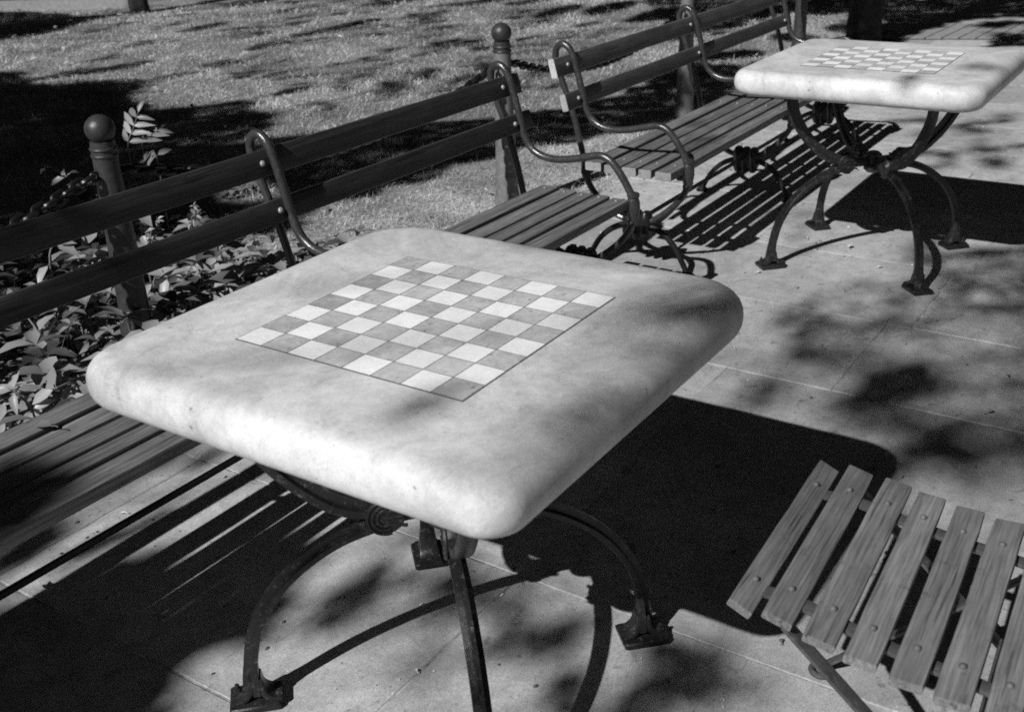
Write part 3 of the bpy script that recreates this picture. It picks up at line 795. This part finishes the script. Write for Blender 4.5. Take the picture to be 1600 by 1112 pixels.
def litter():
    r = random.Random(9); mb = MB()
    for _ in range(1100):
        x = r.uniform(1.6, 14); y = r.uniform(1.5, 12); a = r.uniform(0, 6.28); s = r.uniform(.015, .05)*(1+.06*y)
        if y > kerb_y(x): continue
        leaf(mb, (x, y, float(lawn_z(x, y))+r.uniform(.028, .05)), (math.cos(a), math.sin(a), r.uniform(-.3, .3)), (r.uniform(-.7, .7), r.uniform(-.7, .7), 1), s, 1.2, r.uniform(-.3, .5))
    p = unproj(396, 150, 0)
    for k in range(3): leaf(mb, (p.x+.03*k, p.y-.02*k, .05), (1, .6*k, .2), (0, 0, 1), .13, 1.2, .3)
    tag(mb.build('leaf_litter', DRY, ang=80), 'pale fallen leaves scattered over the lawn', 'leaf litter', kind='stuff')
litter()

# ------------------------------------------------------------------ background: path, kerb, paver band, trees
def strip(name, pts, z0, z1, mat):
    mb = MB(); n = len(pts); vs = [(x, y, z0) for x, y in pts]+[(x, y, z1) for x, y in pts]
    fs = [tuple(range(n))[::-1], tuple(range(n, 2*n))]+[(i, (i+1) % n, n+(i+1) % n, n+i) for i in range(n)]
    mb.add(vs, fs); return mb.build(name, mat, smooth=False)
def line_y(x, off): return kerb_y(x)+off
kp = [(5.0, line_y(5.0, 0)), (7.15, line_y(7.15, 0)), (7.35, line_y(7.35, .02)+.1), (5.2, line_y(5.2, 0)+.1)]
tag(strip('kerb', [(3.6, line_y(3.6, 0)), (7.1, line_y(7.1, 0)), (7.27, line_y(7.1, 0)+.1), (3.77, line_y(3.6, 0)+.1)], -.02, .14, KERB), kind='structure')
tag(strip('path', [(3.8, line_y(3.6, .12)), (7.3, line_y(7.1, .12)), (11, line_y(7.1, 2.3)), (8, line_y(3.6, 3.0)+2)], -.02, .035, KERB), kind='structure')
def paver_band():
    mb = MB(); a = Vector((8.08, 1.155)); u = Vector((.348, -.937)); v = Vector((.895, -.05))
    c0 = a-u*.6-v*.03; c1 = a+u*3.7-v*.03; v2 = v*1.06
    mb.add([(c0.x, c0.y, .003), (c1.x, c1.y, .003), (c1.x+v2.x, c1.y+v2.y, .003), (c0.x+v2.x, c0.y+v2.y, .003)], [(0, 1, 2, 3)], 1)
    for i in range(-3, 26):
        p = a+u*(i*.130+.006); q = p+u*.118
        vs = [(p.x, p.y, 0), (q.x, q.y, 0), (q.x+v.x, q.y+v.y, 0), (p.x+v.x, p.y+v.y, 0)]
        vs = [(x, y, .004) for x, y, _ in vs]+[(x, y, .012) for x, y, _ in vs]
        mb.add(vs, [(4, 5, 6, 7), (0, 1, 5, 4), (1, 2, 6, 5), (2, 3, 7, 6), (3, 0, 4, 7)])
    return mb.build('paver_band', [KERB, SOIL], smooth=False)
tag(paver_band(), kind='structure')
def rail_line():
    root = empty('low_kerb', (11.2, 1.6, 0)); 
def limb(mb, a, b, r0_, r1_, r, bend=.1, n=7):
    a, b = Vector(a), Vector(b); L_ = (b-a).length; P = []
    o = Vector((r.uniform(-1, 1), r.uniform(-1, 1), r.uniform(-.3, .6)))*L_*bend
    for i in range(n+1):
        t = i/n; P.append(a.lerp(b, t)+o*math.sin(math.pi*t))
    tube(mb, P, r0_, 8, [1+(r1_/r0_-1)*i/n for i in range(n+1)]); return P
def leaf_cloud(C, rad, n, size, flat=1.0):
    """n leaf quads in a gaussian cloud"""
    P = rng.normal(0, 1, (n, 3))*np.array(rad)*.5+np.array(C)
    A = rng.normal(0, 1, (n, 3)); A /= np.linalg.norm(A, axis=1)[:, None]
    B = np.cross(A, rng.normal(0, 1, (n, 3))); B /= np.linalg.norm(B, axis=1)[:, None]
    s = size*rng.uniform(.6, 1.3, n)[:, None]
    return np.stack([P-A*s*.5, P+B*s*.27, P+A*s*.5, P-B*s*.27], 1)
def quads(name, V, mat, parent=None):
    n = len(V); me = bpy.data.meshes.new(name); me.vertices.add(n*4); me.vertices.foreach_set('co', V.ravel())
    me.loops.add(n*4); me.loops.foreach_set('vertex_index', np.arange(n*4, dtype=np.int32))
    me.polygons.add(n); me.polygons.foreach_set('loop_start', np.arange(n, dtype=np.int32)*4)
    me.update(calc_edges=True); me.validate(); me.materials.append(mat)
    o = bpy.data.objects.new(name, me); COL.objects.link(o)
    if parent is not None: o.parent = parent
    return o
def tree(label, x, y, r, h, seed, group='trees around the lawn', flare=1.5):
    root = empty('tree', (x, y, 0)); tag(root, label, 'tree', group); rs = random.Random(seed)
    mb = MB(); P = [(rs.uniform(-.03, .03)*i, rs.uniform(-.03, .03)*i, h*i/8) for i in range(9)]
    P[0] = (0, 0, -.05); P.insert(1, (0, 0, .12)); P.insert(2, (0, 0, .35))
    tube(mb, P, r, 14, [flare, 1.2, 1.04]+[1-.05*i for i in range(1, 9)])
    tips = []
    for k in range(7):
        a = k*.9+rs.uniform(-.3, .3); z0 = h*rs.uniform(.6, .98); e = (math.cos(a)*rs.uniform(1.2, 2.2), math.sin(a)*rs.uniform(1.2, 2.2), z0+rs.uniform(.8, 1.8))
        limb(mb, (0, 0, z0), e, r*.4, r*.1, rs); tips.append(e)
    mb.build('trunk', BARK, root, ang=60)
    V = np.concatenate([leaf_cloud(t, (1.3, 1.3, .8), 260, .13) for t in tips])
    quads('crown', V, CANOPY, root)
tree('dark slim trunk at the end of the kerb in the top left corner', 6.85, 9.25, .085, 5.5, 6)

def big_crown(root, C, rad, n, seed, size=.34):
    """broad high crown added unseen above the frame; it takes away sky light and darkens the far ground"""
    g_ = np.random.default_rng(seed); P = g_.normal(0, 1, (n, 3)); P /= np.linalg.norm(P, axis=1)[:, None]
    P = P*(g_.uniform(.25, 1, n)**.5)[:, None]*np.array(rad)+np.array(C)
    A = g_.normal(0, 1, (n, 3)); A /= np.linalg.norm(A, axis=1)[:, None]
    B = np.cross(A, g_.normal(0, 1, (n, 3))); B /= np.linalg.norm(B, axis=1)[:, None]
    s = size*g_.uniform(.6, 1.3, n)[:, None]
    return quads('crown', np.stack([P-A*s*.5, P+B*s*.3, P+A*s*.5, P-B*s*.3], 1), CANOPY, root)
def tall_tree(label, x, y, r, h, seed, C, rad, n, flare=1.6):
    root = empty('tree', (x, y, 0)); tag(root, label, 'tree', 'trees around the lawn'); rs = random.Random(seed); mb = MB()
    tube(mb, [(0, 0, -.05), (0, 0, .12), (.01, 0, .4)]+[(rs.uniform(-.03, .03)*i, rs.uniform(-.03, .03)*i, h*i/8) for i in range(1, 9)], r, 16, [flare, .5+flare/2, 1.04]+[1-.05*i for i in range(1, 9)])
    for k in range(8):
        a = k*.8; e = (C[0]+math.cos(a)*rad[0]*.7, C[1]+math.sin(a)*rad[1]*.7, C[2]+rs.uniform(-.3, .5)*rad[2])
        limb(mb, (0, 0, h*rs.uniform(.75, .98)), e, r*.45, r*.1, rs)
    mb.build('trunk', BARK, root, ang=60)
    big_crown(root, C, rad, n, seed)
tall_tree('thick dark tree trunk behind the far end of the second bench, at the top edge', 7.62, 1.52, .125, 5.6, 4, (-5.0, -3.2, 8.2), (5.4, 5.2, 1.5), 6500, 1.12)  # seen trunk; its unseen crown is set aside to block sky light
tall_tree('unseen tree added to the right to block sky light, spreading high above the paving', 4.5, -8.0, .22, 5.6, 14, (0, 0, 7.8), (6.0, 5.2, 2.0), 5200)  # this and the following tall trees are added to cut sky light
tall_tree('unseen tree added behind the camera, its crown screening the sky over the paving', -5.5, -8.5, .2, 5.4, 15, (0, 0, 7.5), (6.0, 5.0, 2.0), 5200)
tall_tree('unseen tree added beyond the far paving to screen the sky', 16.5, 2.0, .2, 5.4, 16, (0, 0, 7.2), (5.5, 6.5, 2.4), 5200)
tall_tree('unseen tree added beyond the far side of the lawn to screen the sky', 8.5, 19.0, .2, 5.4, 17, (0, 0, 7.0), (9.5, 5.0, 2.8), 6000)
tall_tree('unseen tree added far behind the left end of the near bench to screen the low sky', -17, 3.0, .2, 4.0, 18, (0, 0, 5.2), (3.0, 5.5, 3.4), 6000)
tall_tree('unseen tree added far to the left of the camera to screen the low sky', -17, -8.5, .2, 4.0, 19, (0, 0, 5.2), (3.0, 6.0, 3.4), 6000)
tall_tree('unseen tree added at the left corner of the lawn to screen the sky', -12, 15, .2, 4.0, 20, (0, 0, 5.6), (6.0, 5.0, 3.8), 7000)
tall_tree('unseen tree added high above the paving at the right to block sky light', 3.5, -5.0, .2, 5.6, 21, (-2.5, 0, 7.6), (5.0, 3.2, 1.8), 5000)
GAPS = []
for gx_, gy_, gz_, gr_ in [(205, 200, .43, .14), (225, 190, .47, .14), (248, 206, .36, .12), (790, 250, .3, .10)]+[(a, b, z, max(.07, L_*1.2)) for _, sp, _ in PLANTS for a, b, z, n, L_ in sp]:
    q = unproj(gx_, gy_, gz_); GAPS.append((q.x+1.2*gz_, q.y-.15*gz_, gr_))
# tree out of frame towards the sun, whose leaves throw the dappled shade
def shade_tree():
    root = empty('shade_tree', (-8.5, 5.2, 0)); tag(root, 'leafy tree outside the picture to the left that dapples the paving and lawn with shade', 'tree')
    K = []
    def poly(pts, cover, z=0.0, L0=6.0, L1=8.5, size=.075, world=False, clumps=0, rad=(.05, .12), ecc=.5):
        G = [Vector((a, b, z)) if world else unproj(a, b, z) for a, b in pts]; xs = np.array([q.x for q in G]); ys = np.array([q.y for q in G]); m = len(G)
        area = abs(sum(xs[i]*ys[(i+1) % m]-xs[(i+1) % m]*ys[i] for i in range(m)))/2
        n = int(cover*area*SUN.z/(.135*size*size)); X = np.empty(0); Y = np.empty(0)
        while len(X) < n:
            a = rng.uniform(xs.min(), xs.max(), 4*n); b = rng.uniform(ys.min(), ys.max(), 4*n); ins = np.zeros(4*n, bool)
            for i in range(m):
                j = (i+1) % m
                c_ = ((ys[i] > b) != (ys[j] > b)) & (a < (xs[j]-xs[i])*(b-ys[i])/(ys[j]-ys[i]+1e-12)+xs[i]); ins ^= c_
            for ex, ey, er in GAPS: ins &= ((a+1.2*z-ex)**2+((b-.15*z)-ey)**2) > er*er
            X = np.concatenate([X, a[ins]]); Y = np.concatenate([Y, b[ins]])
        X, Y = X[:n], Y[:n]; D = rng.uniform(L0, L1, n)
        clumps = min(clumps, n)
        if clumps:      # leaves gathered in twigs of all sizes
            k = rng.integers(0, clumps, n); rr_ = rng.uniform(rad[0], rad[1], clumps)[k]; Dk = rng.uniform(L0, L1, clumps)[k]
            X = X[:clumps][k]+rng.normal(0, 1, n)*rr_; Y = Y[:clumps][k]+rng.normal(0, 1, n)*rr_*ecc; D = Dk+rng.uniform(-.4, .4, n)
        # ragged edge: whole twigs of leaves shift together
        P = np.stack([X+SUN.x*D, Y+SUN.y*D, z+SUN.z*D], -1)+np.stack([.04*np.sin(X*9+Y*13), .04*np.sin(Y*11+X*17), 0*X], -1)
        A = rng.normal(0, 1, (n, 3)); A /= np.linalg.norm(A, axis=1)[:, None]
        B = np.cross(A, rng.normal(0, 1, (n, 3))); B /= np.linalg.norm(B, axis=1)[:, None]
        s = size*rng.uniform(.6, 1.3, n)[:, None]
        K.append(np.stack([P-A*s*.5, P+B*s*.27, P+A*s*.5, P-B*s*.27], 1))
    def blob(px, py, rx, ry, cover, z=0.0, L_=None, size=.075, ground=None):
        """shade patch: the foliage that shades point px,py; rx, ry = half size in metres along x, y"""
        p = unproj(px, py, z) if ground is None else Vector((ground[0], ground[1], z))
        L_ = L_ or (rs.uniform(11, 15) if px > 1150 and py > 150 else rs.uniform(6.5, 9.5))
        c = p+SUN*L_
        area = math.pi*rx*ry; n = int(cover*area*SUN.z/(size*size*.27*.5*.62)*1.5)+1
        t = rng.uniform(0, 2*np.pi, n); q = np.sqrt(rng.uniform(0, 1, n))*rng.uniform(.75, 1.12, n)
        D = rng.uniform(-.5, .5, n)*min(1.2, .5+rx)
        P = np.stack([c.x+rx*q*np.cos(t)+SUN.x*D, c.y+ry*q*np.sin(t)+SUN.y*D, c.z+SUN.z*D], -1)
        k = np.ones(n, bool); gx, gy = P[:, 0]+1.2*P[:, 2], P[:, 1]-.15*P[:, 2]
        for ex, ey, er in GAPS: k &= ((gx-ex)**2+(gy-ey)**2) > er*er
        P = P[k]; n = len(P)
        if n == 0: return
        A = rng.normal(0, 1, (n, 3)); A /= np.linalg.norm(A, axis=1)[:, None]
        B = np.cross(A, rng.normal(0, 1, (n, 3))); B /= np.linalg.norm(B, axis=1)[:, None]
        s = size*rng.uniform(.6, 1.3, n)[:, None]
        K.append(np.stack([P-A*s*.5, P+B*s*.27, P+A*s*.5, P-B*s*.27], 1)); cents.append(c)
    rs = random.Random(31); cents = []
    for b in BLOBS: blob(*b[:5], **(b[5] if len(b) > 5 else {}))
    for a in POLYS: poly(*a[:2], **(a[2] if len(a) > 2 else {}))
    quads('crown', np.concatenate(K), CANOPY, root).location = (8.5, -5.2, 0)
    mb = MB(); top = Vector((0, 0, 3.2))
    tube(mb, [(0, 0, -.05), (0, 0, .3), (.05, .02, 1.5), (0, .05, 3.2)], .2, 14, [1.5, 1.1, .9, .8])
    for c in cents[::5]:
        limb(mb, top, c-Vector((-8.5, 5.2, 0)), .014, .005, rs, .06)
    mb.build('trunk', BARK, root, ang=60)
BLOBS = [
    (1260, 512, .16, .06, .8), (1345, 625, .2, .07, .8), (1195, 612, .14, .07, .8), (1465, 690, .17, .08, 1.3), (1430, 600, .16, .07, .9), (1400, 660, .08, .05, .5),
    (1480, 255, .09, .05, .6), (1510, 235, .08, .04, .5), (1560, 260, .1, .05, .5), (1445, 235, .08, .03, .4), (1570, 180, .12, .05, .4), (1500, 200, .09, .04, .4), (1440, 390, .2, .06, .6),
    # lower foreground paving
    (860, 1010, .09, .06, 1.0), (800, 1000, .08, .05, .8), (1090, 1050, .12, .07, .9), (1010, 1095, .1, .06, .8), (880, 1090, .08, .05, .6), (560, 930, .10, .06, 1.2), (520, 960, .08, .05, 1.0), (690, 920, .05, .03, .9), (640, 905, .05, .03, .6), (1040, 1010, .06, .04, .6),
    # between seat and rod of the near bench
    (250, 715, .14, .04, 1.2), (330, 712, .10, .03, 1.0), (60, 845, .12, .05, 1.4), (150, 850, .10, .035, 1.2), (230, 815, .12, .03, 1.0), (0, 880, .10, .06, 1.2), (150, 770, .06, .02, .6), (120, 960, .25, .12, 1.8), (60, 1010, .25, .15, 2), (100, 1080, .3, .15, 2), (350, 920, .14, .07, 1.5), (420, 880, .12, .06, 1.5), (20, 740, .08, .08, 1.5, dict(z=.43)), (60, 780, .06, .05, 1.3, dict(z=.43)),
    (1180, 0, .0, .0, 0),
    # marble tops
    (640, 640, .075, .03, .5, dict(z=.745)), (900, 655, .10, .03, .25, dict(z=.745)), (1060, 560, .08, .06, .4, dict(z=.745)), (1090, 480, .07, .06, .4, dict(z=.745)),
    (1420, 125, .13, .04, .4, dict(z=.745)), (1530, 105, .08, .06, .35, dict(z=.745)),
    # lawn
    (60, 170, .9, .55, 2.2), (130, 220, .6, .5, 2.2), (0, 250, .5, .6, 2.4), (60, 300, .35, .5, 2), (250, 195, .35, .22, 1.8), (330, 210, .35, .16, 1.8), (400, 200, .25, .12, 1.2), (170, 185, .3, .3, 2), (200, 110, .3, .12, .8), (120, 120, .3, .15, .8), (290, 125, .25, .1, .6), (30, 55, .8, .5, 2), (100, 40, .7, .35, 1.6),
    (330, 50, .4, .12, .7), (430, 80, .3, .12, .7), (500, 60, .4, .1, .9), (560, 45, .4, .12, .8), (480, 150, .2, .08, .6), (600, 100, .2, .08, .4), (350, 105, .2, .1, .6), (620, 160, .2, .06, .4), (700, 50, .3, .12, .5), (740, 75, .2, .08, .5), (880, 25, .5, .16, 1.2), (960, 20, .5, .18, 1.6), (1030, 30, .5, .2, 2), (830, 10, .4, .2, .9), (1060, 60, .3, .2, 1.6), (920, 45, .25, .1, .6),
    (620, 8, .6, .2, .7), (760, 8, .6, .2, .7), (400, 8, .6, .2, .6), (480, 20, .4, .15, .5),
    (1010, 190, .30, .14, 1.4), (1110, 90, .25, .25, 1.8), (1160, 85, .22, .18, 1.8), (1060, 120, .2, .2, 1.4), (1180, 25, .5, .25, 2), (1290, 15, .6, .3, 1.6), (1320, 45, .3, .15, .8), (1240, 60, .2, .2, 1.2), (1090, 160, .2, .15, 1.2), (1200, 105, .16, .16, 1.2),
    # planting bed
    (30, 420, .2, .25, 1), (350, 300, .25, .3, 1.3), (300, 420, .12, .12, .8), (420, 330, .1, .2, .8), (150, 330, .3, .3, 1.6),
]
BLOBS = [b for b in BLOBS if b[4] > 0]
POLYS = [
    ([(-200, 300), (0, 290), (150, 225), (420, 225), (440, 290), (420, 320), (330, 348), (0, 445), (-200, 500)], 3.5, dict(z=.14)),
    ([(-200, 330), (0, 300), (150, 225), (400, 240), (440, 300), (430, 335), (330, 350), (200, 385), (0, 440), (-200, 470)], 3.0),
    ([(0, 470), (80, 430), (200, 440), (190, 500), (60, 540), (-100, 560), (-100, 500)], 1.0),
    ([(320, 480), (400, 420), (450, 400), (450, 440), (350, 500)], .8),
    ([(7.3, 1.32), (9.4, 1.25), (9.4, 1.6), (7.3, 1.85)], 4.0, dict(world=True)),
    ([(-300, -60), (70, -60), (60, 14), (-300, 24)], 6.0),
    ([(55, -20), (200, -20), (200, 10), (50, 12)], .8),
    ([(0, 978), (70, 952), (130, 958), (235, 964), (300, 950), (420, 905), (445, 920), (400, 1000), (330, 1020), (280, 1053), (225, 1085), (230, 1112), (200, 1250), (-300, 1250), (-200, 1000)], 5.0),
    ([(60, 955), (175, 890), (235, 862), (262, 852), (262, 895), (240, 922), (185, 918), (148, 948)], 3.0),
    ([(-200, 118), (40, 118), (75, 140), (140, 152), (180, 142), (185, 158), (225, 162), (250, 180), (330, 172), (400, 165), (425, 185), (450, 205), (380, 245), (300, 262), (200, 290), (100, 310), (-200, 340)], 4.0),
    ([(400, 235), (520, 222), (630, 206), (763, 195), (836, 181), (883, 175), (979, 146), (1059, 116), (1100, 100), (1170, 110), (1150, 160), (1050, 197), (963, 213), (866, 230), (763, 253), (643, 289), (530, 319), (440, 335), (370, 350), (290, 320), (300, 260)], 4.5),
    ([(-200, 26), (60, 24), (128, 28), (70, 45), (20, 66), (-200, 90)], 4.0),
    ([(1320, 70), (1395, 66), (1440, 52), (1475, 42), (1500, 33), (1560, 28), (1700, 30), (1800, -80), (1250, -80), (1330, 20)], 4.0),
    ([(1528, 74), (1570, 58), (1700, 45), (1700, 74)], 4.0),
    ([(1120, 60), (1250, 20), (1340, 5), (1250, -60), (1000, -60), (1010, 10), (1050, 40)], 2.6),
    ([(1405, 470), (1440, 405), (1500, 380), (1700, 380), (1700, 480), (1560, 490), (1480, 470)], 1.3, dict(L0=8, L1=13)),
    ([(1250, 560), (1400, 480), (1700, 480), (1700, 800), (1440, 760), (1380, 680), (1240, 640)], .5, dict(L0=10, L1=16)),
    ([(1180, 540), (1400, 460), (1700, 460), (1700, 780), (1440, 740), (1380, 690), (1150, 640)], 1.1, dict(L0=12, L1=18, clumps=44, rad=(.05, .15))),
    ([(1200, 480), (1400, 440), (1420, 520), (1150, 620)], .35, dict(L0=8, L1=13, clumps=14, rad=(.02, .07))),
    ([(1180, 300), (1290, 330), (1250, 400), (1150, 380)], .25, dict(L0=8, L1=13, clumps=8, rad=(.02, .05))),
    ([(1380, 180), (1600, 180), (1600, 280), (1420, 270)], .4, dict(L0=8, L1=13, clumps=18, rad=(.03, .08))),
    ([(420, 860), (700, 830), (980, 960), (1200, 1010), (1250, 1112), (450, 1112)], .45, dict(L0=7, L1=12, clumps=30, rad=(.02, .07))),
    ([(740, 665), (960, 480), (1060, 440), (1170, 470), (1150, 560), (900, 750), (820, 710)], .5, dict(z=.745, L0=13, L1=19)),
    ([(560, 620), (760, 590), (960, 560), (1100, 470), (1100, 560), (860, 700), (640, 660)], .12, dict(z=.745, L0=14, L1=18, clumps=14, rad=(.05, .10))),
    ([(-100, 325), (140, 300), (200, 320), (100, 370), (-100, 420)], 1.5, dict(z=.75, L0=6, L1=9)),
    ([(200, 0), (900, 0), (1000, 60), (700, 180), (450, 190), (200, 110), (100, 90)], .30, dict(L0=7, L1=11, clumps=90, rad=(.04, .22), ecc=.35)),
    ([(400, 130), (760, 60), (1000, 80), (840, 180), (500, 220)], .25, dict(L0=7, L1=11, clumps=40, rad=(.03, .10), ecc=.4)),
    ([(0, 640), (200, 560), (420, 450), (480, 400), (200, 440), (0, 520)], .5, dict(L0=7, L1=11, clumps=18, rad=(.03, .08))),
    ([(0, 755), (0, 700), (60, 742), (75, 765), (30, 800), (0, 815)], 2.5, dict(z=.43)),
]
shade_tree()
